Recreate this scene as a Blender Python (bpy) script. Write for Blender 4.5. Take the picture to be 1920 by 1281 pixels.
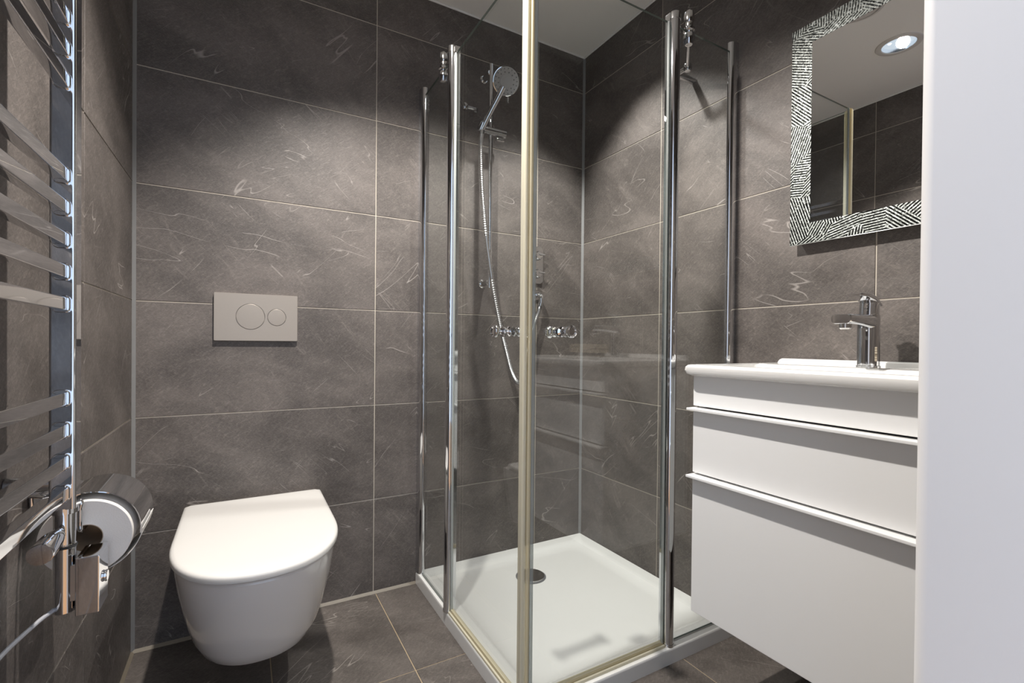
import bpy, bmesh, math, random
from mathutils import Vector, Matrix

random.seed(7)
for o in list(bpy.data.objects):
    bpy.data.objects.remove(o, do_unlink=True)
SC = bpy.context.scene
COL = SC.collection
PI = math.pi

# ------------------------------------------------------------------ camera
H = 2.139            # ceiling height
W = 1.574            # room width (left wall to right wall)
YF = -1.5245         # inner face of the front wall (doorway)
cam_data = bpy.data.cameras.new('camera')
cam_data.sensor_width = 36.0
cam_data.lens = 36.0 * 891.8 / 1920.0
cam_data.shift_y = 10.0 / 1920.0
cam_data.clip_start = 0.02
cam = bpy.data.objects.new('camera', cam_data)
COL.objects.link(cam)
_r = Vector((0.8708, -0.4915, 0.0092)); _u = Vector((-0.0043, 0.0110, 0.9999)); _f = Vector((0.4916, 0.8708, -0.0075))
m = Matrix((( _r.x, _u.x, -_f.x), (_r.y, _u.y, -_f.y), (_r.z, _u.z, -_f.z))).to_4x4()
m.translation = Vector((-1.3029, -1.6811, 0.8797))
cam.matrix_world = m
SC.camera = cam

# ------------------------------------------------------------------ world + exposure
world = bpy.data.worlds.new('hall_daylight')
SC.world = world
world.use_nodes = True
bg = world.node_tree.nodes['Background']
bg.inputs['Color'].default_value = (0.64, 0.78, 1.0, 1)
bg.inputs['Strength'].default_value = 0.84
SC.view_settings.view_transform = 'Standard'
SC.view_settings.look = 'None'
SC.view_settings.gamma = 1.0
SC.view_settings.use_curve_mapping = False
SC.view_settings.exposure = 1.0
LAMP_MAIN = 69.0
LAMP_SHOWER = 30.0

# ------------------------------------------------------------------ node helpers
def new_mat(name):
    mt = bpy.data.materials.new(name)
    mt.use_nodes = True
    return mt, mt.node_tree.nodes, mt.node_tree.links, mt.node_tree.nodes['Principled BSDF']

def simple(name, col, rough=0.5, metal=0.0, spec=0.5, coat=0.0, bump=0.0, bscale=200, var=0.0):
    mt, N, L, P = new_mat(name)
    P.inputs['Base Color'].default_value = (*col, 1)
    P.inputs['Roughness'].default_value = rough
    P.inputs['Metallic'].default_value = metal
    P.inputs['Specular IOR Level'].default_value = spec
    P.inputs['Coat Weight'].default_value = coat
    P.inputs['Coat Roughness'].default_value = 0.08
    tc = N.new('ShaderNodeTexCoord')
    nz = N.new('ShaderNodeTexNoise'); nz.inputs['Scale'].default_value = bscale; nz.inputs['Detail'].default_value = 3
    L.new(tc.outputs['Object'], nz.inputs['Vector'])
    if var > 0:
        mx = N.new('ShaderNodeMix'); mx.data_type = 'RGBA'
        mx.inputs['A'].default_value = (*[c * (1 - var) for c in col], 1)
        mx.inputs['B'].default_value = (*[min(1, c * (1 + var)) for c in col], 1)
        L.new(nz.outputs['Fac'], mx.inputs['Factor']); L.new(mx.outputs['Result'], P.inputs['Base Color'])
    if bump > 0:
        b = N.new('ShaderNodeBump'); b.inputs['Strength'].default_value = bump; b.inputs['Distance'].default_value = 0.001
        L.new(nz.outputs['Fac'], b.inputs['Height']); L.new(b.outputs['Normal'], P.inputs['Normal'])
    return mt

def math_node(N, L, op, a, b=None, c=None, clamp=False):
    n = N.new('ShaderNodeMath'); n.operation = op; n.use_clamp = clamp
    for i, v in enumerate((a, b, c)):
        if v is None: continue
        if isinstance(v, (int, float)): n.inputs[i].default_value = v
        else: L.new(v, n.inputs[i])
    return n.outputs[0]

def smooth(N, L, v, lo, hi, a=0.0, b=1.0):
    n = N.new('ShaderNodeMapRange'); n.interpolation_type = 'SMOOTHSTEP'
    n.inputs['From Min'].default_value = lo; n.inputs['From Max'].default_value = hi
    n.inputs['To Min'].default_value = a; n.inputs['To Max'].default_value = b
    L.new(v, n.inputs['Value'])
    return n.outputs['Result']

def slate(name, dark, light, vein, rough=0.49, spec=.52):
    """dark slate-look porcelain: cloudy tone, fine scratchy grain, sparse broken pale veins"""
    mt, N, L, P = new_mat(name)
    tc = N.new('ShaderNodeTexCoord'); oi = N.new('ShaderNodeObjectInfo')
    sc = N.new('ShaderNodeVectorMath'); sc.operation = 'SCALE'; sc.inputs[0].default_value = (41.3, 17.7, 29.1)
    L.new(oi.outputs['Random'], sc.inputs['Scale'])
    ad = N.new('ShaderNodeVectorMath'); ad.operation = 'ADD'
    L.new(tc.outputs['Object'], ad.inputs[0]); L.new(sc.outputs[0], ad.inputs[1])
    V = ad.outputs[0]
    def mapped(rot, scale):
        mp = N.new('ShaderNodeMapping'); mp.vector_type = 'TEXTURE'; mp.inputs['Rotation'].default_value = rot
        mp.inputs['Scale'].default_value = [1 / c for c in scale]
        L.new(V, mp.inputs['Vector']); return mp.outputs[0]
    def noise(vec, scale, detail=4, rough_=0.55, dist=0.0):
        n = N.new('ShaderNodeTexNoise'); n.inputs['Scale'].default_value = scale; n.inputs['Detail'].default_value = detail
        n.inputs['Roughness'].default_value = rough_; n.inputs['Distortion'].default_value = dist
        L.new(vec, n.inputs['Vector']); return n.outputs['Fac']
    tone = noise(mapped((0, .4, 0), (1, 1, 1.8)), 3.6, 6, .6, .4)
    grain = noise(mapped((0, .5, 0), (1, 1, 2.6)), 130, 4, .75, .5)
    grain2 = noise(mapped((0, -.7, 0), (1, 1, 3.5)), 52, 5, .75, 1.0)
    wisp = noise(mapped((0, .9, 0), (.7, 1, 4.5)), 9, 7, .72, 1.2)
    wmask = noise(V, 4.2, 2)
    # veins : thin iso-lines of two stretched noises, broken up by a mask
    def veins(rot, scl, s, width, lo, hi, s2, det=3, dist=.35):
        n = noise(mapped(rot, scl), s, det, .5, dist)
        d = math_node(N, L, 'ABSOLUTE', math_node(N, L, 'SUBTRACT', n, .5))
        line = smooth(N, L, d, 0.0, width, 1.0, 0.0)
        msk = smooth(N, L, noise(mapped((.3, rot[1], .2), (1, 1, 1)), s2, 3), lo, hi)
        return math_node(N, L, 'MULTIPLY', line, msk)
    v1 = veins((0, .22, 0), (.42, 1, 2.0), 3.0, .0028, .53, .60, 4.0, 3, .04)
    v2 = veins((0, -.85, 0), (.30, 1, 2.2), 3.4, .0034, .54, .61, 4.5, 3, .05)
    v3 = veins((0, .75, 0), (.30, 1, 4.0), 6.0, .0070, .60, .66, 6.0, 2, .05)
    v4 = veins((0, -.30, 0), (.40, 1, 2.6), 5.2, .0036, .59, .65, 8.0, 2, .03)
    vv = math_node(N, L, 'MAXIMUM', math_node(N, L, 'MAXIMUM', v1, v2), math_node(N, L, 'MULTIPLY', math_node(N, L, 'MAXIMUM', v3, v4), .75))
    w = math_node(N, L, 'MULTIPLY', smooth(N, L, wisp, .52, .74), smooth(N, L, wmask, .48, .66))
    t = math_node(N, L, 'ADD', math_node(N, L, 'MULTIPLY', smooth(N, L, tone, .32, .70), .46),
                  math_node(N, L, 'MULTIPLY', smooth(N, L, grain, .30, .70), .34))
    t = math_node(N, L, 'ADD', t, math_node(N, L, 'MULTIPLY', smooth(N, L, grain2, .46, .74), .42))
    t = math_node(N, L, 'ADD', t, math_node(N, L, 'MULTIPLY', w, .5), clamp=True)
    mx = N.new('ShaderNodeMix'); mx.data_type = 'RGBA'
    mx.inputs['A'].default_value = (*dark, 1); mx.inputs['B'].default_value = (*light, 1)
    L.new(t, mx.inputs['Factor'])
    mv = N.new('ShaderNodeMix'); mv.data_type = 'RGBA'; mv.inputs['B'].default_value = (*vein, 1)
    L.new(math_node(N, L, 'MULTIPLY', vv, .5), mv.inputs['Factor']); L.new(mx.outputs['Result'], mv.inputs['A'])
    L.new(mv.outputs['Result'], P.inputs['Base Color'])
    P.inputs['Specular IOR Level'].default_value = spec
    L.new(smooth(N, L, grain2, .3, .8, rough + .05, rough - .07), P.inputs['Roughness'])
    hgt = math_node(N, L, 'ADD', math_node(N, L, 'MULTIPLY', grain2, .6), math_node(N, L, 'MULTIPLY', tone, 1.5))
    hgt = math_node(N, L, 'ADD', hgt, math_node(N, L, 'MULTIPLY', vv, .3))
    b = N.new('ShaderNodeBump'); b.inputs['Strength'].default_value = .45; b.inputs['Distance'].default_value = .0018
    L.new(hgt, b.inputs['Height']); L.new(b.outputs['Normal'], P.inputs['Normal'])
    return mt

def clear_pane(name, tint=(0.972, 0.984, 0.978), ior=1.5):
    """thin clear safety glass: fresnel mix of see-through and mirror reflection"""
    mt, N, L, P = new_mat(name)
    N.remove(P)
    out = N['Material Output']
    tr = N.new('ShaderNodeBsdfTransparent'); tr.inputs['Color'].default_value = (*tint, 1)
    gl = N.new('ShaderNodeBsdfGlossy'); gl.inputs['Roughness'].default_value = 0.0; gl.inputs['Color'].default_value = (1, 1, 1, 1)
    lw = N.new('ShaderNodeLayerWeight')
    f0 = ((ior - 1) / (ior + 1)) ** 2
    fr = math_node(N, L, 'ADD', math_node(N, L, 'MULTIPLY', math_node(N, L, 'POWER', lw.outputs['Facing'], 5.0), 1 - f0), f0)
    mx = N.new('ShaderNodeMixShader')
    lw.inputs['Blend'].default_value = .5
    L.new(fr, mx.inputs[0]); L.new(tr.outputs[0], mx.inputs[1]); L.new(gl.outputs[0], mx.inputs[2])
    L.new(mx.outputs[0], out.inputs['Surface'])
    return mt

def translucent_plastic(name, col, clear=0.35, rough=.25):
    mt, N, L, P = new_mat(name)
    out = N['Material Output']
    P.inputs['Base Color'].default_value = (*col, 1); P.inputs['Roughness'].default_value = rough
    tr = N.new('ShaderNodeBsdfTransparent'); tr.inputs['Color'].default_value = (*[min(1, c * 1.25) for c in col], 1)
    mx = N.new('ShaderNodeMixShader'); mx.inputs[0].default_value = clear
    L.new(P.outputs[0], mx.inputs[1]); L.new(tr.outputs[0], mx.inputs[2]); L.new(mx.outputs[0], out.inputs['Surface'])
    return mt

def emitter(name, col, strength):
    mt, N, L, P = new_mat(name)
    N.remove(P)
    e = N.new('ShaderNodeEmission'); e.inputs['Color'].default_value = (*col, 1); e.inputs['Strength'].default_value = strength
    L.new(e.outputs[0], N['Material Output'].inputs['Surface'])
    return mt

def glitter_mirror(name):
    """etched mirror rim: patches of parallel cut lines in changing directions, full of sparkle"""
    mt, N, L, P = new_mat(name)
    P.inputs['Metallic'].default_value = 1.0
    tc = N.new('ShaderNodeTexCoord')
    sep = N.new('ShaderNodeSeparateXYZ'); L.new(tc.outputs['Object'], sep.inputs[0])
    flat = N.new('ShaderNodeCombineXYZ'); L.new(sep.outputs['Y'], flat.inputs['X']); L.new(sep.outputs['Z'], flat.inputs['Y'])
    vo = N.new('ShaderNodeTexVoronoi'); vo.inputs['Scale'].default_value = 13.0
    L.new(flat.outputs[0], vo.inputs['Vector'])
    sc = N.new('ShaderNodeSeparateColor'); L.new(vo.outputs['Color'], sc.inputs[0])
    ang = math_node(N, L, 'MULTIPLY', sc.outputs[0], PI)
    ca = math_node(N, L, 'COSINE', ang); sa = math_node(N, L, 'SINE', ang)
    u = math_node(N, L, 'ADD', math_node(N, L, 'MULTIPLY', sep.outputs['Y'], ca), math_node(N, L, 'MULTIPLY', sep.outputs['Z'], sa))
    wave = math_node(N, L, 'SINE', math_node(N, L, 'MULTIPLY', u, 2 * PI / 0.0062))
    line = smooth(N, L, wave, -.1, .5)
    sp = N.new('ShaderNodeTexVoronoi'); sp.inputs['Scale'].default_value = 330.0
    L.new(flat.outputs[0], sp.inputs['Vector'])
    sc2 = N.new('ShaderNodeSeparateColor'); L.new(sp.outputs['Color'], sc2.inputs[0])
    spark = smooth(N, L, sc2.outputs[1], .88, .94)
    mx = N.new('ShaderNodeMix'); mx.data_type = 'RGBA'
    mx.inputs['A'].default_value = (.03, .032, .032, 1); mx.inputs['B'].default_value = (.44, .46, .44, 1)
    L.new(math_node(N, L, 'MAXIMUM', line, spark), mx.inputs['Factor'])
    L.new(mx.outputs['Result'], P.inputs['Base Color'])
    L.new(smooth(N, L, math_node(N, L, 'MAXIMUM', line, spark), 0, 1, .25, .55), P.inputs['Roughness'])
    # each speck is tilted its own way
    sub = N.new('ShaderNodeVectorMath'); sub.operation = 'SUBTRACT'; sub.inputs[1].default_value = (.5, .5, .5)
    L.new(sp.outputs['Color'], sub.inputs[0])
    sca = N.new('ShaderNodeVectorMath'); sca.operation = 'SCALE'; L.new(math_node(N, L, 'ADD', math_node(N, L, 'MULTIPLY', spark, .9), .25), sca.inputs['Scale'])
    L.new(sub.outputs[0], sca.inputs[0])
    geo = N.new('ShaderNodeNewGeometry')
    add = N.new('ShaderNodeVectorMath'); add.operation = 'ADD'
    L.new(geo.outputs['Normal'], add.inputs[0]); L.new(sca.outputs[0], add.inputs[1])
    nrm = N.new('ShaderNodeVectorMath'); nrm.operation = 'NORMALIZE'; L.new(add.outputs[0], nrm.inputs[0])
    L.new(nrm.outputs[0], P.inputs['Normal'])
    return mt

M = {}
M['wall_tile'] = slate('dark_slate_wall_tile', (.054, .0465, .0425), (.200, .174, .159), (.46, .42, .39))
M['floor_tile'] = slate('dark_slate_floor_tile', (.060, .051, .045), (.190, .166, .149), (.42, .38, .34), .5, .5)
M['grout'] = simple('beige_grout', (.52, .47, .40), .85, bump=.3, bscale=400, var=.08)
M['floor_grout'] = simple('tan_floor_grout', (.42, .33, .22), .85, bump=.3, bscale=400, var=.12)
M['silicone'] = simple('grey_silicone', (.20, .20, .20), .35, var=.06, bscale=30)
M['silicone_tan'] = simple('tan_silicone', (.17, .145, .11), .4, var=.15, bscale=30)
M['ceiling'] = simple('ceiling_paint', (.82, .80, .765), .75, bump=.15, bscale=300, var=.02)
M['trim'] = simple('white_trim', (.80, .79, .77), .5, var=.02)
M['frame_paint'] = simple('white_door_frame_paint', (.80, .79, .79), .42, var=.015, bscale=6)
M['ceramic'] = simple('white_glazed_ceramic', (.78, .74, .71), .12, coat=.6, var=.01, bscale=4)
M['seat'] = simple('white_toilet_seat_plastic', (.76, .735, .70), .26, coat=.2, var=.01, bscale=4)
M['tray'] = simple('white_enamel', (.86, .855, .83), .2, coat=.4, var=.015, bscale=5)
M['cabinet'] = simple('matt_white_lacquer', (.86, .86, .855), .38, var=.01, bscale=5)
M['basin'] = simple('white_basin_ceramic', (.86, .85, .83), .12, coat=.5, var=.01, bscale=5)
M['chrome'] = simple('polished_chrome', (.74, .75, .77), .045, metal=1.0, var=.02, bscale=20)
M['chrome_soft'] = simple('satin_chrome', (.72, .72, .72), .16, metal=1.0, var=.03, bscale=30)
M['hose'] = simple('ribbed_chrome_hose', (.60, .60, .61), .28, metal=1.0, var=.04, bscale=60)
M['plate'] = simple('matt_champagne_metal', (.37, .325, .28), .42, metal=.5, var=.02, bscale=200)
M['black'] = simple('black_rubber', (.02, .02, .02), .6, var=.05)
M['grey_plastic'] = simple('grey_plastic', (.16, .16, .165), .4, var=.05)
M['grey_plastic2'] = simple('satin_grey_spray_face', (.42, .42, .42), .35, metal=.6, var=.03)
M['cable'] = simple('grey_cable', (.40, .40, .42), .4, var=.03)
M['paper'] = simple('toilet_paper', (.82, .78, .735), .95, bump=.4, bscale=500, var=.05)
M['paper_sheet'] = simple('white_toilet_paper_sheet', (.82, .78, .735), .95, bump=.4, bscale=350, var=.03)
M['cardboard'] = simple('brown_cardboard', (.34, .25, .17), .9, bump=.3, bscale=200, var=.1)
M['towel'] = simple('cream_paper_towels', (.55, .47, .36), .95, bump=.4, bscale=200, var=.06)
M['mirror'] = simple('mirror_silver', (.88, .89, .89), .004, metal=1.0)
M['glitter'] = glitter_mirror('glitter_mirror_rim')
M['glass'] = clear_pane('clear_shower_glass')
M['glass_edge'] = simple('dark_green_glass_edge', (.055, .075, .065), .12)
M['seal_cream'] = translucent_plastic('cream_seal_plastic', (.80, .76, .62), .30)
M['seal_yellow'] = translucent_plastic('yellowed_seal_plastic', (.76, .69, .50), .32)
M['seal_clear'] = translucent_plastic('cloudy_seal_plastic', (.62, .64, .62), .55)
M['hall_wood'] = simple('orange_hall_wood', (.60, .27, .07), .45, var=.25, bscale=14)
M['lamp_glow'] = emitter('lamp_glow', (.86, .94, 1.0), 1.6)
M['lamp_lens'] = emitter('lamp_lens_glow', (.80, .90, 1.0), .42)
M['reflector'] = simple('lamp_reflector', (.90, .93, .97), .10, metal=1.0)
M['lamp_ring'] = simple('lamp_ring_grey', (.62, .59, .56), .4, var=.02)

# ------------------------------------------------------------------ mesh helpers
def smooth_by_angle(me, ang=35):
    if not me.polygons: return
    bm = bmesh.new(); bm.from_mesh(me)
    for f in bm.faces: f.smooth = True
    lim = math.radians(ang)
    for e in bm.edges:
        e.smooth = not (len(e.link_faces) == 2 and e.calc_face_angle(0) > lim)
    bm.to_mesh(me); bm.free()

def obj(name, bm, mat, parent=None, loc=None, rot=None, shade=True):
    bmesh.ops.recalc_face_normals(bm, faces=bm.faces)
    me = bpy.data.meshes.new(name)
    bm.to_mesh(me); bm.free()
    if shade: smooth_by_angle(me)
    mats = mat if isinstance(mat, (list, tuple)) else [mat]
    for mm in mats: me.materials.append(M[mm])
    o = obj_me(name, me, parent, loc, rot)
    if shade:
        wn = o.modifiers.new('flat_faces', 'WEIGHTED_NORMAL'); wn.keep_sharp = True; wn.weight = 60
    return o

def obj_me(name, me, parent=None, loc=None, rot=None):
    o = bpy.data.objects.new(name, me)
    COL.objects.link(o)
    if parent: o.parent = parent
    if loc: o.location = loc
    if rot: o.rotation_euler = rot
    return o

def tag(o, label, cat, group=None):
    o['label'] = label; o['category'] = cat
    if group: o['group'] = group
    return o

def thing(name, label, cat, loc=(0, 0, 0), group=None):
    o = bpy.data.objects.new(name, None)
    o.empty_display_size = .05
    COL.objects.link(o); o.location = loc
    return tag(o, label, cat, group)

def struct(o):
    o['kind'] = 'structure'
    return o

def bx(x0, x1, y0, y1, z0, z1, bev=0.0, seg=1, bm=None):
    b = bmesh.new()
    r = bmesh.ops.create_cube(b, size=1)
    for v in r['verts']:
        v.co = Vector(((x0 + x1) / 2 + v.co.x * (x1 - x0), (y0 + y1) / 2 + v.co.y * (y1 - y0), (z0 + z1) / 2 + v.co.z * (z1 - z0)))
    if bev > 0:
        bmesh.ops.bevel(b, geom=list(b.edges), offset=bev, segments=seg, affect='EDGES', profile=.5)
    return join(bm, b)

def join(a, b):
    if a is None: return b
    me = bpy.data.meshes.new('tmp'); b.to_mesh(me); a.from_mesh(me); bpy.data.meshes.remove(me); b.free()
    return a

def lathe(profile, seg=32, axis='Z', org=(0, 0, 0), cap=True, bm=None):
    """profile [(radius, height)] spun round an axis through org; axis may be a vector"""
    b = bmesh.new(); rings = []
    for r, h in profile:
        if r < 1e-6: rings.append([b.verts.new((0, 0, h))])
        else: rings.append([b.verts.new((r * math.cos(2 * PI * i / seg), r * math.sin(2 * PI * i / seg), h)) for i in range(seg)])
    for A, B in zip(rings, rings[1:]):
        for i in range(seg):
            j = (i + 1) % seg
            if len(A) == 1 and len(B) == 1: continue
            if len(A) == 1: b.faces.new((A[0], B[i], B[j]))
            elif len(B) == 1: b.faces.new((A[i], A[j], B[0]))
            else: b.faces.new((A[i], A[j], B[j], B[i]))
    if cap:
        for R in (rings[0], rings[-1]):
            if len(R) > 1: b.faces.new(R)
    ax = {'X': Vector((1, 0, 0)), 'Y': Vector((0, 1, 0)), 'Z': Vector((0, 0, 1))}[axis] if isinstance(axis, str) else Vector(axis).normalized()
    q = Vector((0, 0, 1)).rotation_difference(ax).to_matrix().to_4x4()
    bmesh.ops.transform(b, matrix=Matrix.Translation(org) @ q, verts=b.verts)
    return join(bm, b)

def cyl(p0, p1, r, seg=20, bev=0.0, bm=None):
    p0, p1 = Vector(p0), Vector(p1); d = p1 - p0; l = d.length
    pr = [(r, 0), (r, l)] if bev <= 0 else [(r - bev, 0), (r, bev), (r, l - bev), (r - bev, l)]
    return lathe(pr, seg, d, p0, bm=bm)

def spline(pts, n=10):
    P = [Vector(p) for p in pts]; P = [P[0] * 2 - P[1]] + P + [P[-1] * 2 - P[-2]]; out = []
    for i in range(1, len(P) - 2):
        a, b, c, d = P[i - 1:i + 3]
        for k in range(n):
            t = k / n
            out.append(.5 * ((2 * b) + (c - a) * t + (2 * a - 5 * b + 4 * c - d) * t * t + (3 * b - a - 3 * c + d) * t ** 3))
    out.append(P[-2]); return out

def tube(pts, r, seg=10, bm=None, rfun=None):
    b = bmesh.new(); pts = [Vector(p) for p in pts]; n = len(pts); rings = []
    t = (pts[1] - pts[0]).normalized(); up = Vector((0, 0, 1)) if abs(t.z) < .9 else Vector((1, 0, 0))
    nrm = t.cross(up).normalized()
    for i, p in enumerate(pts):
        t2 = (pts[min(i + 1, n - 1)] - pts[max(i - 1, 0)]).normalized()
        nrm = (nrm - t2 * nrm.dot(t2)).normalized(); bn = t2.cross(nrm)
        rr = rfun(i) if rfun else r
        rings.append([b.verts.new(p + nrm * rr * math.cos(2 * PI * k / seg) + bn * rr * math.sin(2 * PI * k / seg)) for k in range(seg)])
    for A, B in zip(rings, rings[1:]):
        for k in range(seg): b.faces.new((A[k], A[(k + 1) % seg], B[(k + 1) % seg], B[k]))
    b.faces.new(rings[0]); b.faces.new(rings[-1])
    return join(bm, b)

def loft(rings, bm=None, cap0=True, cap1=True):
    b = bmesh.new(); R = [[b.verts.new(p) for p in ring] for ring in rings]
    for A, B in zip(R, R[1:]):
        n = len(A)
        for k in range(n): b.faces.new((A[k], A[(k + 1) % n], B[(k + 1) % n], B[k]))
    if cap0: b.faces.new(R[0])
    if cap1: b.faces.new(R[-1])
    return join(bm, b)

def rrect(w, h, r, n=6):
    """rounded rectangle outline about 0,0"""
    out = []
    for cx, cy, a0 in ((w / 2 - r, h / 2 - r, 0), (-w / 2 + r, h / 2 - r, PI / 2), (-w / 2 + r, -h / 2 + r, PI), (w / 2 - r, -h / 2 + r, 1.5 * PI)):
        for i in range(n + 1):
            a = a0 + PI / 2 * i / n
            out.append((cx + r * math.cos(a), cy + r * math.sin(a)))
    return out

# ------------------------------------------------------------------ room shell
GAP = .003; TH = .007; REC = .0016
TILE = {}
def tile_mesh(w, h, mat):
    key = (round(w, 4), round(h, 4), mat)
    if key not in TILE:
        b = bx(-w / 2, w / 2, 0, TH, -h / 2, h / 2, .0008)
        me = bpy.data.meshes.new('tile'); bmesh.ops.recalc_face_normals(b, faces=b.faces); b.to_mesh(me); b.free()
        me.materials.append(M[mat]); TILE[key] = me
    return TILE[key]

def tile_wall(parent, cols, rows, place, rot, mat='wall_tile'):
    for a0, a1 in zip(cols, cols[1:]):
        for z0, z1 in zip(rows, rows[1:]):
            w, h = abs(a1 - a0) - GAP, abs(z1 - z0) - GAP
            o = obj_me('tile', tile_mesh(w, h, mat), parent, place((a0 + a1) / 2, (z0 + z1) / 2), rot)

rows = [.33 * i for i in range(7)] + [H]
wa = struct(obj('wall_back', bx(-W - .1, .1, REC, .1, -.05, H + .05), 'grout'))
tile_wall(wa, [-W, -.903, -.238, 0], rows, lambda a, z: (a, 0, z), (0, 0, 0))
wb = struct(obj('wall_right', bx(REC, .1, YF - .15, REC, -.05, H + .05), 'grout'))
tile_wall(wb, [0, -.448, -1.122, YF], rows, lambda a, z: (0, a, z), (0, 0, -PI / 2))
wc = struct(obj('wall_left', bx(-W - .1, -W - REC, YF - .15, REC, -.05, H + .05), 'grout'))
tile_wall(wc, [0, -.4623, -1.1363, YF], rows, lambda a, z: (-W, a, z), (0, 0, PI / 2))
XJ = -.87      # door lining face on the right of the doorway
wd = struct(obj('wall_front', bx(XJ + .03, .0, YF - .12, YF - REC, -.05, H + .05), 'grout'))
bmh = bx(-W, XJ + .03, YF - .12, YF - REC, 2.06, H + .05)
struct(obj('wall_front_header', bmh, 'trim'))
tile_wall(wd, [XJ + .055, -.238, 0], rows, lambda a, z: (a, YF, z), (0, 0, PI))

fl = struct(obj('floor', bx(-W - .05, .05, YF - .15, .05, -.1, -REC), 'floor_grout'))
fx = [-W, -1.2345, -.8965, -.560, -.225, 0]
for x0, x1 in zip(fx, fx[1:]):
    for y0, y1 in ((0, -.452), (-.452, -1.122), (-1.122, YF - .15)):
        o = obj_me('tile', tile_mesh(abs(x1 - x0) - GAP, abs(y1 - y0) - GAP, 'floor_tile'), fl,
                   ((x0 + x1) / 2, (y0 + y1) / 2, 0), (-PI / 2, 0, 0))

# hall floor outside the doorway (only seen mirrored in chrome)
struct(obj('floor_hall', bx(-W - .6, .8, YF - 2.6, YF - .15, -.1, -.004), 'hall_wood'))

LIGHTS = [(-1.126, -.735, .062), (-.32, -.40, .062)]
def ceiling_mesh():
    b = bmesh.new(); edges = []
    def loop(pts):
        vs = [b.verts.new((x, y, H)) for x, y in pts]
        for i in range(len(vs)): edges.append(b.edges.new((vs[i], vs[(i + 1) % len(vs)])))
    loop([(-W - .05, YF - .12), (.05, YF - .12), (.05, .05), (-W - .05, .05)])
    for x, y, r in LIGHTS:
        loop([(x + r * math.cos(2 * PI * i / 32), y + r * math.sin(2 * PI * i / 32)) for i in range(32)])
    bmesh.ops.triangle_fill(b, edges=edges, use_beauty=True, use_dissolve=False)
    return b
struct(obj('ceiling', ceiling_mesh(), 'ceiling', shade=False))
# roof slab above the ceiling, closes the void over the lamp cans
struct(obj('ceiling_slab', bx(-W - .1, .1, YF - .12, .1, H + .16, H + .2), 'trim'))

# ceiling edge trims, corner and floor sealant
n = 1
for b in (bx(-W, 0, -.007, 0, H - .007, H, .002), bx(-.007, 0, YF, 0, H - .007, H, .002), bx(-W, -W + .007, YF, 0, H - .007, H, .002)):
    struct(obj('trim_%d' % n, b, 'trim')); n += 1
def fillet(x, y, sx, sy, r):
    pr = [(x, y), (x + sx * r, y), (x + sx * r * .45, y + sy * r * .45), (x, y + sy * r)]
    return loft([[(a, c, .0) for a, c in pr], [(a, c, H - .004) for a, c in pr]])
struct(obj('trim_%d' % n, fillet(-W, 0, 1, -1, .008), 'silicone')); n += 1
struct(obj('trim_%d' % n, fillet(0, 0, -1, -1, .008), 'silicone')); n += 1
def floor_bead(p0, p1, nx, ny, r):
    a = [(p0[0], p0[1], 0), (p0[0] + nx * r, p0[1] + ny * r, 0.0005), (p0[0], p0[1], r * .7)]
    c = [(p1[0], p1[1], 0), (p1[0] + nx * r, p1[1] + ny * r, 0.0005), (p1[0], p1[1], r * .7)]
    return loft([a, c])
struct(obj('trim_%d' % n, floor_bead((-W, 0), (-.752, 0), 0, -1, .010), 'silicone_tan')); n += 1
struct(obj('trim_%d' % n, floor_bead((-W, YF), (-W, 0), 1, 0, .008), 'silicone_tan')); n += 1

# door lining of the doorway the photo is taken from (rounded arris)
def lining():
    r = .010; pts = [(XJ, YF - .35)]
    for i in range(7):
        a = PI - PI / 2 * i / 6
        pts.append((XJ + r + r * math.cos(a), YF + .004 - r + r * math.sin(a)))
    pts += [(XJ + .055, YF + .004), (XJ + .055, YF - .35)]
    return loft([[(x, y, 0) for x, y in pts], [(x, y, 2.06) for x, y in pts]])
struct(obj('trim_%d' % n, lining(), 'frame_paint')); n += 1
struct(obj('trim_%d' % n, bx(-W, -W + .028, YF - .35, YF + .004, 0, 2.06, .004, 2), 'frame_paint')); n += 1
struct(obj('trim_%d' % n, bx(-W + .028, XJ, YF - .35, YF + .004, 2.03, 2.06, .003), 'frame_paint')); n += 1

# ------------------------------------------------------------------ ceiling lamps
def downlight(x, y, r, label, power, size, blend, col, beam, tilt=0):
    t = thing('recessed_downlight', label, 'ceiling lamp', (x, y, H))
    obj('ring', lathe([(r - .004, .0), (r - .003, -.004), (r + .004, -.006), (r + .016, -.003), (r + .018, .0)], 40, cap=False), 'lamp_ring', t)
    obj('reflector', lathe([(r - .004, -.001), (r - .008, .02), (r - .018, .055), (.026, .075)], 40, cap=False), 'reflector', t)
    obj('bulb', lathe([(0, .0095), (.005, .010), (.007, .012), (.007, .014), (0, .014)], 24, 'Z', (.012, .028, 0)), 'lamp_glow', t)
    obj('lens', lathe([(0, .012), (r - .008, .012), (r - .007, .014), (0, .016)], 40), 'lamp_lens', t)
    ld = bpy.data.lights.new(beam, 'SPOT')
    ld.energy = power; ld.spot_size = math.radians(size); ld.spot_blend = blend; ld.shadow_soft_size = .022; ld.color = col
    lo = bpy.data.objects.new(beam, ld); COL.objects.link(lo)
    lo.parent = t; lo.location = (.014, -.020, -.006); lo.rotation_euler = (0, -math.radians(tilt), 0)
    return t
downlight(*LIGHTS[0], 'recessed round ceiling downlight over the toilet, glimpsed in the mirror', LAMP_MAIN, 120, .55, (1.0, .95, .89), 'downlight_toilet_offscreen', tilt=13)
downlight(*LIGHTS[1], 'recessed round ceiling downlight above the shower tray', LAMP_SHOWER, 92, .5, (1.0, .98, .95), 'downlight_shower_offscreen')
vt = thing('ceiling_vent', 'small round ceiling vent disc cut by the glittering mirror rim', 'vent', (-.752, -.762, H))
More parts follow.
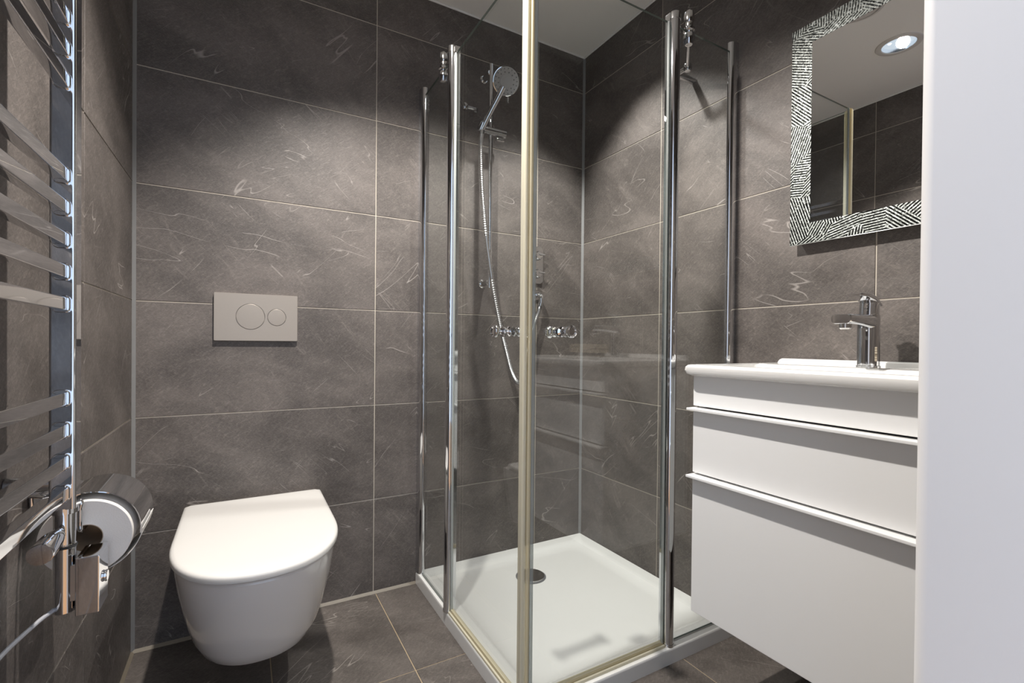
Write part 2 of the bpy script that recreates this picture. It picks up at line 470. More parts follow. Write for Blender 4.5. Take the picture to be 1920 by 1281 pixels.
obj('ring', lathe([(.066, 0), (.066, -.006), (.076, -.005), (.079, 0)], 36, cap=False), 'lamp_ring', vt)
obj('disc', lathe([(0, -.010), (.056, -.010), (.060, -.006), (.060, -.001), (0, -.001)], 36), 'lamp_ring', vt)

# ------------------------------------------------------------------ shower tray
TX, TY, TZ = -.752, -.766, .042
def shower_tray():
    def ring(inset, z, r):
        x0, x1, y0, y1 = TX + inset[0], -inset[1], TY + inset[2], -inset[3]
        return [((x0 + x1) / 2 + a, (y0 + y1) / 2 + c, z) for a, c in rrect(x1 - x0, y1 - y0, r, 6)]
    e = (0, .0, 0, .0)
    R = [ring((.0, .001, .0, .001), .0, .004), ring((.0, .001, .0, .001), TZ - .006, .004), ring((.003, .001, .003, .001), TZ - .001, .004),
         ring((.006, .003, .006, .003), TZ, .004), ring((.052, .036, .052, .036), TZ - .002, .03), ring((.066, .050, .066, .050), TZ - .010, .045),
         ring((.080, .064, .080, .064), TZ - .018, .05), ring((.11, .09, .11, .09), TZ - .0215, .05), ring((.30, .30, .30, .30), TZ - .024, .03)]
    return loft(R, cap0=True, cap1=True)
tr_ = thing('shower_tray', 'square white enamel shower tray set into the tiled corner', 'shower tray', (TX / 2, TY / 2, 0))
o = obj('tray_basin', shower_tray(), 'tray', tr_, (-TX / 2, -TY / 2, 0))
DX, DY = -.375, -.195
d_ = obj('drain_cover', lathe([(0, .0115), (.046, .0115), (.050, .0095), (.0505, .006), (.047, .004), (.0, .004)], 40), 'chrome_soft', tr_, (DX - TX / 2, DY - TY / 2, TZ - .027))
obj('rubber_ring', lathe([(.040, .0), (.056, .0), (.056, .0045), (.040, .0045)], 40), 'grey_plastic', d_, (0, 0, .001))

# ------------------------------------------------------------------ shower enclosure
GX, GY = -.737, -.742     # glass planes
GT = 1.768                # top of glass
GB = TZ + .004
en = thing('shower_enclosure', 'corner shower enclosure of clear glass panes with chrome posts', 'shower screen', (GX, GY, TZ))
def at(*p): return tuple(a - b for a, b in zip(p, (GX, GY, TZ)))
def pane(name, x0, x1, y0, y1, z0, z1, parent=en):
    b = bx(x0 - GX, x1 - GX, y0 - GY, y1 - GY, z0 - TZ, z1 - TZ)
    thin = 0 if (x1 - x0) < (y1 - y0) else 1
    bmesh.ops.recalc_face_normals(b, faces=b.faces)
    for f in b.faces:
        f.material_index = 0 if abs(f.normal[thin]) > .9 else 1
    return obj(name, b, ['glass', 'glass_edge'], parent, shade=False)
g = .003
PLY, PRX = -.296, -.268    # hinge post positions
fp1 = pane('fixed_pane', GX - g, GX + g, PLY + .012, -.018, GB, GT)
fp2 = pane('fixed_pane', PRX + .012, -.018, GY - g, GY + g, GB, GT)
dp1 = pane('door_pane', GX - g, GX + g, GY + .016, PLY - .012, GB + .008, GT)
dp2 = pane('door_pane', GX + .016, PRX - .012, GY - g, GY + g, GB + .008, GT)
# wall profiles (rounded)
def dprofile(w, d, n=8):
    return [(-w / 2, 0)] + [(w / 2 * -math.cos(PI * i / n), -d * (.35 + .65 * math.sin(PI * i / n))) for i in range(n + 1)] + [(w / 2, 0)]
def profile_post(pts2, z0, z1):
    return loft([[(x, y, z0) for x, y in pts2], [(x, y, z1) for x, y in pts2]])
w1 = obj('wall_profile', profile_post([(GX - GX + a, -.0 - GY + c) for a, c in dprofile(.028, .036)], 0, 1.795 - TZ), 'chrome', en)
w2 = obj('wall_profile', profile_post([(-GX + c, a) for a, c in dprofile(.026, .030)], 0, 1.795 - TZ), 'chrome', en)
# hinge posts: outer half-round tube + inner clamp bar
def hinge_post(cx, cy, along, out):
    """along = unit vector along the glass, out = unit vector to the outside"""
    A, O = Vector(along), Vector(out)
    def sec(r, depth):
        pts = []
        for i in range(13):
            a = -PI / 2 + PI * i / 12
            v = A * (r * math.sin(a)) + O * (depth * math.cos(a) + .006)
            pts.append(v)
        # open groove on each side between the round tube and the clamp bar
        pts += [A * (r - .0045) + O * .0055, A * (r - .0045) + O * .0030, A * r + O * .0030]
        pts += [A * r - O * .014, -A * r - O * .014]
        pts += [-A * r + O * .0030, -A * (r - .0045) + O * .0030, -A * (r - .0045) + O * .0055]
        return pts
    c = Vector((cx - GX, cy - GY, 0))
    def rg(r, d, z): return [(*(c + v).to_2d(), z) for v in sec(r, d)]
    post = obj('hinge_post', loft([rg(.0155, .014, .004), rg(.0155, .014, 1.779 - TZ)]), 'chrome', en)
    obj('post_cap', loft([rg(.0162, .0150, 1.776 - TZ), rg(.0162, .0150, 1.793 - TZ), rg(.0145, .0132, 1.796 - TZ)]), 'chrome_soft', post)
    obj('post_foot', loft([rg(.0163, .0152, 0.0), rg(.0163, .0152, .0065)]), 'chrome_soft', post)
    return post
hinge_post(GX, PLY, (0, 1, 0), (-1, 0, 0))
hinge_post(PRX, GY, (1, 0, 0), (0, -1, 0))

# magnetic corner seals (yellowed plastic ribs), children of the two doors
def vrib(x, y, rx, ry, mat, parent, z0=GB + .006, z1=GT, name='magnetic_seal'):
    pts = [(x - GX + rx * math.cos(2 * PI * i / 12), y - GY + ry * math.sin(2 * PI * i / 12)) for i in range(12)]
    return obj(name, profile_post(pts, z0 - TZ, z1 - TZ), mat, parent)
vrib(GX - .001, GY + .012, .0050, .0105, 'seal_cream', dp1)
vrib(GX - .003, GY - .001, .0060, .0055, 'seal_cream', dp1)
vrib(GX + .0085, GY - .004, .0055, .0045, 'seal_yellow', dp2)
vrib(GX + .0195, GY - .001, .0060, .0042, 'seal_clear', dp2)
# bottom seals
def bseal(x0, x1, y0, y1, z0, z1, mat, parent):
    return obj('bottom_seal', bx(x0 - GX, x1 - GX, y0 - GY, y1 - GY, z0 - TZ, z1 - TZ, .0015, 2), mat, parent)
bseal(GX - .0055, GX + .0045, GY + .012, PLY - .016, TZ + .0005, TZ + .014, 'seal_yellow', dp1)
bseal(GX - .012, GX - .006, GY + .012, PLY - .016, TZ, TZ + .007, 'seal_cream', dp1)
bseal(GX + .012, PRX - .016, GY - .0045, GY + .0055, TZ + .0005, TZ + .014, 'seal_yellow', dp2)
bseal(GX + .012, PRX - .016, GY - .012, GY - .006, TZ, TZ + .007, 'seal_cream', dp2)
# slim clear edge seals between post and door
vrib(GX - .002, PLY - .0205, .004, .0040, 'seal_clear', dp1, name='hinge_seal')
vrib(PRX - .0205, GY - .002, .0040, .004, 'seal_clear', dp2, name='hinge_seal')
# turned chrome door knobs, both sides of each pane
def knob_pair(c, axis, parent):
    half = [(.0, .006), (.0105, .006), (.0125, .008), (.0125, .010), (.0075, .013), (.0065, .016), (.0095, .0185), (.0125, .022), (.0130, .026),
            (.0105, .030), (.0070, .033), (.0070, .035), (.0110, .038), (.0150, .043), (.0158, .047), (.0145, .0505), (.0115, .0515), (.0090, .0490), (.0, .0485)]
    for s in (1, -1):
        h = obj('door_knob', lathe([(r, z - .003) for r, z in half], 32, Vector(axis) * s, at(*c)), 'chrome', parent)
knob_pair((GX, -.672, .908), (1, 0, 0), dp1)
knob_pair((-.640, GY, .908), (0, 1, 0), dp2)
# diagonal stabiliser bars from the fixed panes to the tiled walls
def stabiliser(clamp, joint, along, wall_n):
    """bar from a clamp on the glass edge to a joint beside the wall, held by a slim wall arm"""
    c, w = Vector(at(*clamp)), Vector(at(*joint)); A = Vector(along); nn = Vector(wall_n)
    bar = obj('stabiliser_bar', cyl(c, w, .0065, 20), 'chrome', en)
    b = lathe([(0, -.026), (.010, -.024), (.0150, -.012), (.0155, .000), (.012, .008), (.0115, .012), (.0160, .014), (.0165, .020), (.012, .025), (.009, .028)], 28, 'Z', c)
    obj('bar_clamp', b, 'chrome', bar)
    k = lathe([(.008, .0), (.0105, .004), (.0105, .014), (.0135, .018), (.0150, .032), (.0130, .044), (.007, .050), (0, .051)], 28, 'Z', c + Vector((0, 0, .022)))
    obj('clamp_knob', k, 'chrome_soft', bar)
    obj('bar_joint', lathe([(0, -.013), (.009, -.012), (.0125, -.006), (.0125, .006), (.009, .012), (0, .013)], 24, 'Z', w), 'chrome', bar)
    e = w + A * .045
    obj('wall_arm', cyl(w, e, .0075, 20, .001), 'chrome', bar)
    obj('wall_mount', cyl(e, e + nn * (joint[0] * -1 - .0005 if abs(nn.x) > .5 else joint[1] * -1 - .0005), .010, 24, .001), 'chrome', bar)
stabiliser((-.205, GY, 1.756), (-.085, -.636, 1.756), (0, 1, 0), (1, 0, 0))
stabiliser((GX, -.205, 1.758), (-.590, -.045, 1.758), (1, 0, 0), (0, 1, 0))

# ------------------------------------------------------------------ shower riser rail, hand shower, hose, valve
RX, RY = -.488, -.058
rl = thing('shower_rail', 'slim vertical chrome shower riser rail with slider', 'shower rail', (RX, 0, 1.09))
obj('rail', cyl((0, RY, 0), (0, RY, .85), .0085, 24, .002), 'chrome', rl)
for z in (.020, .815):
    br = obj('wall_bracket', cyl((-.004, RY - .002, z), (-.004, -.0005, z), .0105, 24, .0015), 'chrome_soft', rl)
    obj('rosette', lathe([(.016, 0), (.016, .004), (.013, .007)], 28, (0, -1, 0), (-.004, -.0005, z)), 'chrome_soft', br)
sl = obj('slider', cyl((-.040, RY - .006, .592), (.062, RY - .006, .592), .0145, 28, .003), 'chrome', rl)
obj('slider_lever', bx(.020, .055, RY - .012, RY + .004, .562, .573, .004, 2), 'chrome', sl)
obj('handset_cup', lathe([(.0, -.020), (.010, -.020), (.0135, -.008), (.0145, .012), (.0115, .016)], 24, Vector((.32, -.28, .9)), (-.047, RY - .018, .596)), 'chrome', sl)

hs = thing('hand_shower', 'round chrome hand shower head resting in the rail slider', 'shower head', (RX - .047, RY - .018, 1.09 + .594))
HB = Vector((0, 0, -.012)); HE = Vector((.052, -.070, .128))
obj('handle', tube(spline([HB, HB.lerp(HE, .4) + Vector((0, .004, 0)), HB.lerp(HE, .8), HE], 6), .010, 16, rfun=lambda i: .0105 + .002 * i / 18), 'chrome', hs)
nrm = Vector((-.22, -.80, -.42)).normalized()
hc = HE + Vector((.006, -.008, .020))
hd = obj('head', lathe([(0, -.024), (.020, -.023), (.040, -.014), (.049, -.003), (.0505, .004), (.049, .008), (.0465, .0085)], 48, nrm, hc, cap=False), 'chrome', hs)
fc = obj('spray_face', lathe([(0, .0075), (.022, .008), (.0235, .007), (.047, .0085), (.047, .002)], 48, nrm, hc), 'grey_plastic2', hs)
nz = bmesh.new()
q = Vector((0, 0, 1)).rotation_difference(nrm).to_matrix()
for rr, k in ((.029, 12), (.040, 18)):
    for i in range(k):
        a = 2 * PI * (i + (.5 if k == 18 else 0)) / k
        nz = lathe([(.0026, .006), (.0023, .0098), (0, .0100)], 8, nrm, hc + q @ Vector((rr * math.cos(a), rr * math.sin(a), 0)), bm=nz)
o = obj('spray_nozzles', nz, 'grey_plastic', fc); o['kind'] = 'stuff'
obj('spray_lever', bx(-.004, .004, -.004, .004, -.022, .0, .002, 2), 'chrome', hs, tuple(hc + q @ Vector((0, -.051, .001))))

VX = -.250
vp = thing('shower_valve', 'chrome two-lever shower mixer plate on the tiled wall', 'shower valve', (VX, 0, 1.205))
prof = rrect(.075, .156, .018, 8)
obj('plate', loft([[(x, -.0005, z) for x, z in prof], [(x, -.007, z) for x, z in prof], [(x * .96, -.010, z * .98) for x, z in prof]]), 'chrome_soft', vp)
for z in (.037, -.037):
    kn = obj('control_knob', lathe([(.019, .0), (.0195, .010), (.018, .020), (.015, .023), (0, .023)], 32, (0, -1, 0), (.004, -.009, z)), 'chrome', vp)
    obj('lever', bx(.002, .032, -.034, -.026, z - .001, z + .007, .003, 2), 'chrome', kn)
ho = thing('hose_outlet', 'round chrome wall outlet elbow for the shower hose', 'hose outlet', (-.244, 0, 1.080))
obj('rosette', lathe([(.022, 0), (.022, .006), (.019, .010), (.0, .010)], 32, (0, -1, 0), (0, -.0005, 0)), 'chrome_soft', ho)
obj('elbow', tube(spline([(0, -.008, 0), (0, -.030, 0), (0, -.042, -.012), (0, -.044, -.034)], 6), .010, 16), 'chrome', ho)
hp = [(-.5345, -.079, 1.668), (-.5415, -.080, 1.60), (-.536, -.082, 1.45), (-.520, -.084, 1.30), (-.488, -.086, 1.10), (-.455, -.086, .95),
      (-.425, -.084, .845), (-.398, -.080, .765), (-.372, -.076, .728), (-.346, -.070, .745), (-.325, -.062, .82), (-.292, -.050, .92), (-.256, -.044, 1.01), (-.244, -.044, 1.048)]
pts = spline(hp, 40)
hz = thing('shower_hose', 'ribbed chrome shower hose hanging in a loop below the rail', 'hose', hp[8])
o = obj('hose_tube', tube([p - Vector(hp[8]) for p in pts], .0065, 10, rfun=lambda i: .0088 if i % 2 else .0072), 'hose', hz)
obj('hose_nut', tube([p - Vector(hp[8]) for p in pts[:10]], .0105, 14), 'chrome', hz)
obj('hose_nut', tube([p - Vector(hp[8]) for p in pts[-22:]], .0105, 14), 'chrome', hz)

# ------------------------------------------------------------------ toilet
TCX = -1.2665
def dshape(hw, yb, ys, yf, n=36, rc=.0, e=2.25):
    """D outline: straight back and sides, elliptic front. counter-clockwise from back right"""
    out = []
    out += [(hw - rc, yb), (hw, yb - rc)] if rc > 0 else [(hw, yb)]
    for k in range(1, 6): out.append((hw, yb - rc + (ys - yb + rc) * k / 5 * .999))
    for i in range(n + 1):
        a = PI * i / n
        ca, sa = math.cos(a), math.sin(a)
        out.append((hw * (abs(ca) ** (2 / e)) * (1 if ca >= 0 else -1), ys + (yf - ys) * (abs(sa) ** (2 / e))))
    for k in range(4, 0, -1): out.append((-hw, yb - rc + (ys - yb + rc) * k / 5 * .999))
    out += [(-hw, yb - rc), (-hw + rc, yb)] if rc > 0 else [(-hw, yb)]
    return out
tl = thing('toilet', 'white wall-hung toilet with closed lid below the flush plate', 'toilet', (TCX, 0, .10))
def sec(z, hw, yf, ys=None, yb=-.0005, rc=.002):
    return [(x, y, z - .10) for x, y in dshape(hw, yb, ys if ys is not None else yf * .5, yf, rc=rc)]
bowl = [sec(.131, .108, -.402, -.22), sec(.132, .119, -.424, -.23), sec(.137, .128, -.443, -.24), sec(.150, .137, -.463, -.25), sec(.180, .1465, -.486, -.27),
        sec(.220, .1555, -.509, -.28), sec(.265, .1635, -.530, -.29), sec(.310, .1705, -.549, -.30), sec(.350, .1755, -.562, -.30), sec(.374, .1775, -.566, -.30), sec(.3795, .1755, -.563, -.30), sec(.3805, .16, -.54, -.30)]
obj('bowl', loft(bowl), 'ceramic', tl)
def lsec(z, ins): return [(x, y, z - .10) for x, y in dshape(.1825 - ins, -.034 - ins, -.325, -.582 + ins, rc=.012)]
obj('seat', loft([lsec(.3802, .018), lsec(.3815, .016), lsec(.387, .016), lsec(.390, .018)]), 'seat', tl)
obj('lid', loft([lsec(.3875, .003), lsec(.3883, .0008), lsec(.390, .0), lsec(.397, .0), lsec(.4005, .0012), lsec(.4035, .0042), lsec(.4052, .010), lsec(.4060, .024), lsec(.4064, .06)]), 'seat', tl)
for s in (-1, 1):
    obj('hinge', cyl((s * .078, -.028, .2715), (s * .078, -.028, .296), .012, 20, .002), 'chrome', tl)

fp = thing('flush_plate', 'matt champagne dual-flush plate with two round buttons above the toilet', 'flush plate', (-1.2665, 0, .952))
pr = rrect(.2285, .1445, .003, 3)
BTN = ((-.018, .0395), (.0545, .0265))
def flush_face():
    b = loft([[(x, -.0005, z) for x, z in pr], [(x, -.010, z) for x, z in pr], [(x * .995, -.0115, z * .992) for x, z in pr]], cap1=False)
    edges = [e for e in b.edges if e.is_boundary]
    for cx, r in BTN:
        ring = [[b.verts.new((cx + (r + .0004) * math.cos(2 * PI * k / 48), y, .002 + (r + .0004) * math.sin(2 * PI * k / 48))) for k in range(48)] for y in (-.0115, -.0070)]
        edges += [b.edges.new((ring[0][k], ring[0][(k + 1) % 48])) for k in range(48)]
        for k in range(48): b.faces.new((ring[0][k], ring[0][(k + 1) % 48], ring[1][(k + 1) % 48], ring[1][k]))
        b.faces.new(ring[1])
    bmesh.ops.triangle_fill(b, edges=edges, use_beauty=True, use_dissolve=False)
    return b
obj('plate', flush_face(), 'plate', fp, shade=False)
for cx, r in BTN:
    obj('flush_button', lathe([(r - .0010, .0068), (r - .0010, .0112), (r - .0020, .0118), (0, .0118)], 48, (0, -1, 0), (cx, 0, .002)), 'plate', fp)

# ------------------------------------------------------------------ towel radiator
RXC, RY0, RY1 = -1.5145, -.817, -1.32
rd = thing('towel_radiator', 'chrome ladder towel radiator with flat bars on the left wall', 'radiator', (RXC, RY0, .65))
def ra(x, y, z): return (x - RXC, y - RY0, z - .65)
def upright(y):
    pr = rrect(.028, .028, .004, 3)
    return loft([[(a, y - RY0 + c, 0) for a, c in pr], [(a, y - RY0 + c, 1.69 - .65) for a, c in pr]])
up1 = obj('upright', upright(RY0), 'chrome', rd)
obj('upright', upright(RY1), 'chrome', rd)
bars = [.6724 + .0427 * i for i in range(4)] + [.9268 + .0429 * i for i in range(5)] + [1.2246 + .0425 * i for i in range(5)] + [1.5215 + .0428 * i for i in range(4)]
me_bar = None
for z in bars:
    if me_bar is None:
        pr = rrect(.014, .0170, .0014, 2)
        b = loft([[(a, -.010, c) for a, c in pr], [(a, RY1 - RY0 + .010, c) for a, c in pr]])
        bo = obj('bar', b, 'chrome', rd, ra(RXC, RY0, z)); me_bar = bo.data; bar0 = bo
        pr2 = rrect(.0185, .0235, .006, 4)
        co = obj('collar', loft([[(a, -.0135, c) for a, c in pr2], [(a, -.0175, c) for a, c in pr2], [(a * .9, -.019, c * .92) for a, c in pr2]]), 'chrome', bo); col0 = co
    else:
        bo = bar0.copy(); COL.objects.link(bo); bo.location = ra(RXC, RY0, z)
        cc = col0.copy(); COL.objects.link(cc); cc.parent = bo
for y in (RY0, RY1):
    for z in (.686, 1.60):
        obj('wall_standoff', cyl(ra(-W + .0005, y, z), ra(RXC - .010, y, z), .011, 20, .001), 'chrome', rd)
# heating element under the far upright: stem, regulator handle, housing, cable
he = obj('element_stem', lathe([(.0118, -.142), (.0120, -.056), (.0126, -.055), (.0126, -.050), (.0118, -.049), (.0118, -.008), (.0145, -.007), (.0145, .001)], 28, 'Z', (.0, .0, 0)), 'chrome', rd)
obj('stem_ring', lathe([(.0128, -.0545), (.0134, -.0525), (.0128, -.0505)], 28, 'Z', (0, 0, 0), cap=False), 'black', he)
obj('regulator_handle', lathe([(.006, .008), (.006, .018), (.0085, .020), (.0085, .024), (.0105, .030), (.0125, .045), (.0135, .078), (.0125, .082), (0, .083)], 28, (0, -1, -.04), (-.003, 0, -.030)), 'chrome', he)
hb = obj('element_housing', bx(.0145, .040, -.018, .032, -.146, -.067, .0014, 2), 'chrome', rd)
obj('housing_screw', cyl((.040, .012, -.108), (.0435, .012, -.108), .008, 20, .001), 'chrome', hb)
obj('housing_bridge', bx(.006, .018, -.009, .009, -.128, -.078, .001), 'chrome_soft', hb)
obj('power_cable', tube(spline([(-.010, -.006, -.136), (-.022, -.030, -.140), (-.040, -.085, -.150), (-.050, -.14, -.172), (-.055, -.20, -.215), (-.056, -.26, -.285), (-.056, -.32, -.40)], 8), .0028, 10), 'cable', rd)

# ------------------------------------------------------------------ toilet roll and holder
TRX, TRY, TRZ = -1.503, -.768, .588
ph = thing('toilet_roll_holder', 'chrome toilet roll holder with curved cover flap on the left wall', 'roll holder', (-W, TRY + .05, TRZ + .075))
def pa(x, y, z): return (x + W, y - TRY - .05, z - TRZ - .075)
obj('wall_plate', bx(.0005, .006, -.022, .022, -.030, .004, .002, 2), 'chrome', ph)
def flap():
    out = []; inn = []
    for i in range(15):
        a = math.radians(118 - 128 * i / 14); r = .0605 + .0035 * i / 14
        out.append((TRX + r * math.cos(a), TRZ + .004 + r * math.sin(a))); inn.append((TRX + (r - .0013) * math.cos(a), TRZ + .004 + (r - .0013) * math.sin(a)))
    out = [(-W + .004, TRZ + .074)] + out; inn = [(-W + .004, TRZ + .0727)] + inn
    pr = out + inn[::-1]
    return loft([[pa(x, TRY + .008, z) for x, z in pr], [pa(x, TRY + .118, z) for x, z in pr]])
obj('cover_flap', flap(), 'chrome', ph)
obj('hinge_rod', cyl(pa(-W + .018, TRY - .012, TRZ + .077), pa(-W + .018, TRY + .112, TRZ + .077), .0035, 14), 'chrome', ph)
obj('support_wire', tube(spline([pa(-W + .004, TRY + .02, TRZ + .066), pa(-W + .030, TRY - .004, TRZ + .068), pa(TRX - .006, TRY - .012, TRZ + .060), pa(TRX - .004, TRY - .013, TRZ + .045), pa(TRX - .004, TRY - .013, TRZ + .022), pa(TRX - .004, TRY - .008, TRZ + .0145), pa(TRX - .004, TRY + .006, TRZ + .0135), pa(TRX - .004, TRY + .095, TRZ + .0135)], 8), .0032, 12), 'chrome', ph)
tp = thing('toilet_paper_roll', 'part-used toilet paper roll hanging on the chrome holder', 'toilet paper', (TRX, TRY, TRZ))
RO, RI = .0545, .0185
obj('paper', lathe([(RI + .001, 0), (RO - .001, 0), (RO, .001), (RO, .099), (RO - .001, .1), (RI + .001, .1), (RI + .001, 0)], 64, (0, 1, 0), (0, 0, 0), cap=False), 'paper', tp)
obj('cardboard_core', lathe([(RI + .0015, .0005), (RI, .0), (RI, .1), (RI + .0015, .0995)], 40, (0, 1, 0), (0, 0, 0), cap=False), 'cardboard', tp)
def sheet():
    o_, i_ = [], []
    for i in range(17):
        a = math.radians(-120 + 122 * i / 16); r = RO + .0005 + .0115 * (i / 16) ** 2.2
        o_.append((r * math.cos(a), r * math.sin(a))); i_.append(((r - .0006) * math.cos(a), (r - .0006) * math.sin(a)))
    pr = o_ + i_[::-1]
    return loft([[(x, .0005, z) for x, z in pr], [(x, .0995, z) for x, z in pr]])
obj('loose_sheet', sheet(), 'paper_sheet', tp)

# ------------------------------------------------------------------ vanity cabinet, washbasin, tap
VY0, VY1 = -.905, -1.470      # far and near end of the cabinet
VXF = -.366                   # front face
BZ = .834                     # basin deck height
vn = thing('vanity_cabinet', 'white wall-hung vanity cabinet with handle ledges under the washbasin', 'cabinet', (-.18, (VY0 + VY1) / 2, .243))
def va(x, y, z): return (x + .18, y - (VY0 + VY1) / 2, z - .243)
def vbox(x0, x1, y0, y1, z0, z1, bev=.0015, seg=2):
    a, b = va(x0, y0, z0), va(x1, y1, z1)
    return bx(min(a[0], b[0]), max(a[0], b[0]), min(a[1], b[1]), max(a[1], b[1]), min(a[2], b[2]), max(a[2], b[2]), bev, seg)
carc = vbox(VXF + .020, -.001, VY1 + .002, VY0 - .002, .247, .265, 0)
for q_ in ((VXF + .020, -.001, VY1 + .002, VY1 + .020, .265, .806), (VXF + .020, -.001, VY0 - .020, VY0 - .002, .265, .806), (-.012, -.001, VY1 + .020, VY0 - .020, .265, .806)):
    carc = join(carc, vbox(*q_, 0))
obj('carcass', carc, 'cabinet', vn)
fz = [(.243, .5735), (.5762, .7325), (.7352, .8075)]
names = ['drawer_front', 'drawer_front', 'apron_front']
for (z0, z1), nm in zip(fz, names):
    ztop = z1 - (.0045 if nm == 'drawer_front' else 0)
    df = obj(nm, vbox(VXF, VXF + .018, VY1, VY0, z0, ztop, .0018, 2), 'cabinet', vn)
    if nm == 'drawer_front':
        # slim full-width ledge handle on top of the drawer
        obj('ledge_handle', vbox(VXF - .0205, VXF + .016, VY1 - .0, VY0 + .003, z1 - .0075, z1 - .0015, .0012, 2), 'cabinet', df)

bs = thing('washbasin', 'white ceramic washbasin top with rounded rim and raised back ledge', 'washbasin', (-.2, (VY0 + VY1) / 2, .806))
BX0, BX1, BY0, BY1 = -.395, -.001, -1.480, -.893
def basin():
    cx, cy = (BX0 + BX1) / 2, (BY0 + BY1) / 2; w, h = BX1 - BX0, BY1 - BY0
    ox, oy, oz = -.2, (VY0 + VY1) / 2, .806
    def rg(ins, z, r, cxo=0, back=0):
        x0, x1, y0, y1 = BX0 + ins, BX1 - (ins if back == 0 else back), BY0 + ins, BY1 - ins
        return [((x0 + x1) / 2 + a - ox, (y0 + y1) / 2 + c - oy, z - oz) for a, c in rrect(x1 - x0, y1 - y0, r, 6)]
    R = [rg(.022, .8065, .012, back=.0005), rg(.012, .8075, .014, back=.0005), rg(.004, .812, .016, back=.0005), rg(.0005, .820, .018, back=.0005), rg(.0015, .828, .018, back=.0005),
         rg(.006, .8325, .016, back=.0005), rg(.012, .8338, .014, back=.0006), rg(.019, .8335, .012, back=.0008), rg(.0205, .8325, .012, back=.001), rg(.022, .8335, .012, back=.0012),
         rg(.028, .834, .012, back=.13), rg(.038, .832, .03, back=.14), rg(.048, .815, .05, back=.15), rg(.065, .77, .07, back=.165), rg(.085, .745, .07, back=.185), rg(.13, .738, .03, back=.20)]
    return loft(R)
obj('bowl', basin(), 'basin', bs)
ledge = [(-.030, .8325), (-.028, .8425), (-.024, .8455), (-.003, .8455), (-.001, .8425), (-.001, .8325)]
ys = [(-.905, .35), (-.908, .8), (-.914, 1.0), (-1.460, 1.0), (-1.466, .8), (-1.468, .35)]
obj('back_ledge', loft([[(x + .2, y - (VY0 + VY1) / 2, .8325 + (z - .8325) * s - .806) for x, z in ledge] for y, s in ys]), 'basin', bs)
obj('drain', lathe([(.0, .006), (.020, .006), (.022, .003), (.022, 0)], 28, 'Z', (-.235 + .2, -1.15 - (VY0 + VY1) / 2, .735 - .806)), 'chrome', bs)

FX, FY = -.100, -1.1525
ft = thing('basin_mixer_tap', 'chrome single-lever mixer tap standing on the washbasin', 'tap', (FX, FY, BZ))
pr = rrect(.040, .041, .018, 6)
def fsec(z, s=1.0, dx=0): return [(a * s + dx, c * s, z) for a, c in pr]
obj('body', loft([fsec(-.002, 1.08), fsec(.003, 1.08), fsec(.004, 1.0), fsec(.112, 1.0), fsec(.116, .97)]), 'chrome', ft)
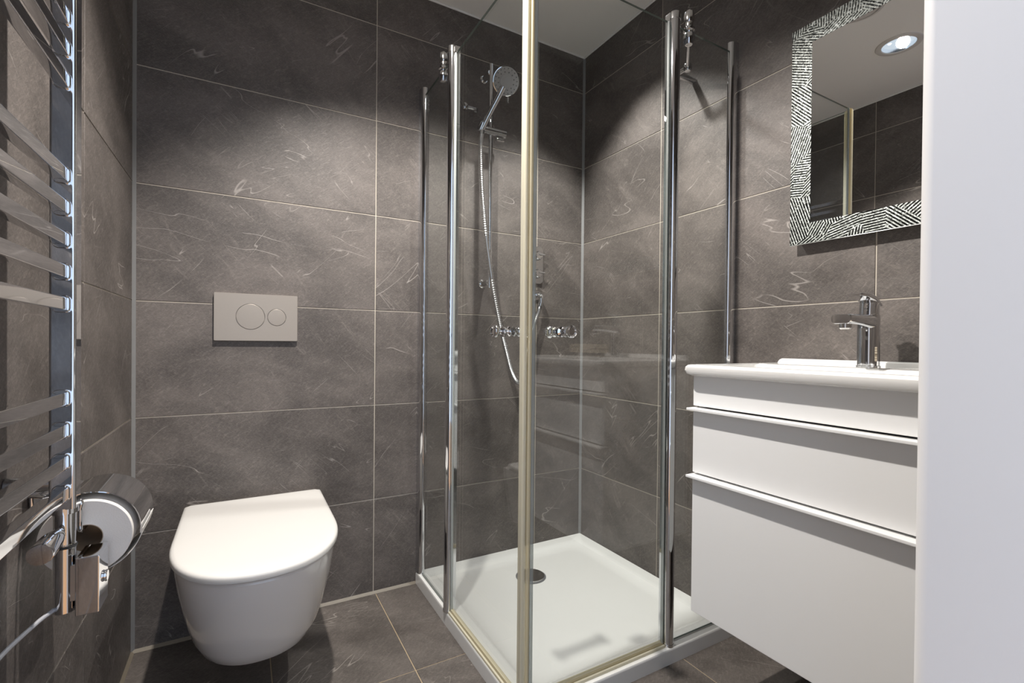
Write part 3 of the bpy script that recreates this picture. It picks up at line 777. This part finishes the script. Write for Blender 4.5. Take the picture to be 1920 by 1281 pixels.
# spout: flat bridge sweeping forward
def spout():
    st = [(.000, .100, .020, .0165), (-.030, .101, .0205, .0135), (-.060, .1025, .0205, .0115), (-.090, .1030, .0205, .0105), (-.112, .1030, .020, .0105), (-.1165, .1030, .0185, .009)]
    R = []
    for x, z, hw, hh in st:
        R.append([(x, a, z + c) for a, c in rrect(hw * 2, hh * 2, min(hw, hh) * .75, 5)])
    return loft(R)
so = obj('spout', spout(), 'chrome', ft)
obj('aerator', lathe([(.0115, 0), (.0115, .009), (.009, .012)], 24, (0, 0, -1), (-.097, 0, .0935)), 'chrome_soft', so)
obj('neck', loft([fsec(.114, .90, .002), fsec(.118, .90, .002), fsec(.140, .88, .003), fsec(.143, .84, .003)]), 'chrome', ft)
def lever():
    st = [(.020, .1375, .0175, .003), (.008, .144, .0185, .0045), (-.012, .1520, .0190, .0050), (-.036, .1565, .0175, .0042), (-.058, .1570, .0160, .0036), (-.066, .1560, .0130, .0024)]
    return loft([[(x, a, z + c) for a, c in rrect(hw * 2, hh * 2, hh * .8, 4)] for x, z, hw, hh in st])
lv = obj('lever', lever(), 'chrome', ft)
obj('lever_hub', loft([fsec(.140, .86, .003), fsec(.150, .80, .000), fsec(.153, .6, -.002)]), 'chrome', lv)
obj('temperature_mark', lathe([(.0022, .0), (.0022, .0006), (0, .0006)], 16, (-1, 0, 0), (-.0148, .0, .128)), 'grey_plastic', ft)

tw = thing('paper_towel_stack', 'small stack of cream paper towels on the washbasin back edge', 'paper towels', (-.062, -1.36, .8445))
for i in range(6):
    obj('towel_sheet_fold', bx(-.045 + .001 * (i % 2), .045, -.070, .073 - .0015 * (i % 3), .0058 * i, .0058 * i + .0056, .0015), 'towel', tw)

# ------------------------------------------------------------------ mirror
MY0, MY1, MZ0, MZ1 = -1.408, -.933, 1.146, 1.716
mr = thing('wall_mirror', 'rectangular wall mirror with wide glittering etched rim', 'mirror', (0, (MY0 + MY1) / 2, MZ0))
def ma(y, z): return y - (MY0 + MY1) / 2, z - MZ0
def mbox(x0, x1, y0, y1, z0, z1, bev=0):
    a, c = ma(y0, z0); b_, d = ma(y1, z1)
    return bx(x0, x1, a, b_, c, d, bev)
obj('backing_board', mbox(-.024, -.0005, MY0 + .012, MY1 - .012, MZ0 + .012, MZ1 - .012), 'grey_plastic', mr)
gpane = obj('glass_sheet', mbox(-.029, -.0235, MY0, MY1, MZ0, MZ1, .0012), 'chrome_soft', mr)
RB = .0525
obj('mirror_surface', mbox(-.0297, -.0288, MY0 + RB, MY1 - RB, MZ0 + RB, MZ1 - RB), 'mirror', mr, shade=False)
gl = bmesh.new()
for y0, y1, z0, z1 in ((MY0 + .0015, MY1 - .0015, MZ0 + .0015, MZ0 + RB), (MY0 + .0015, MY1 - .0015, MZ1 - RB, MZ1 - .0015),
                       (MY0 + .0015, MY0 + RB, MZ0 + RB, MZ1 - RB), (MY1 - RB, MY1 - .0015, MZ0 + RB, MZ1 - RB)):
    obj('glitter_rim', mbox(-.0299, -.0288, y0, y1, z0, z1), 'glitter', mr, shade=False)
gl.free()
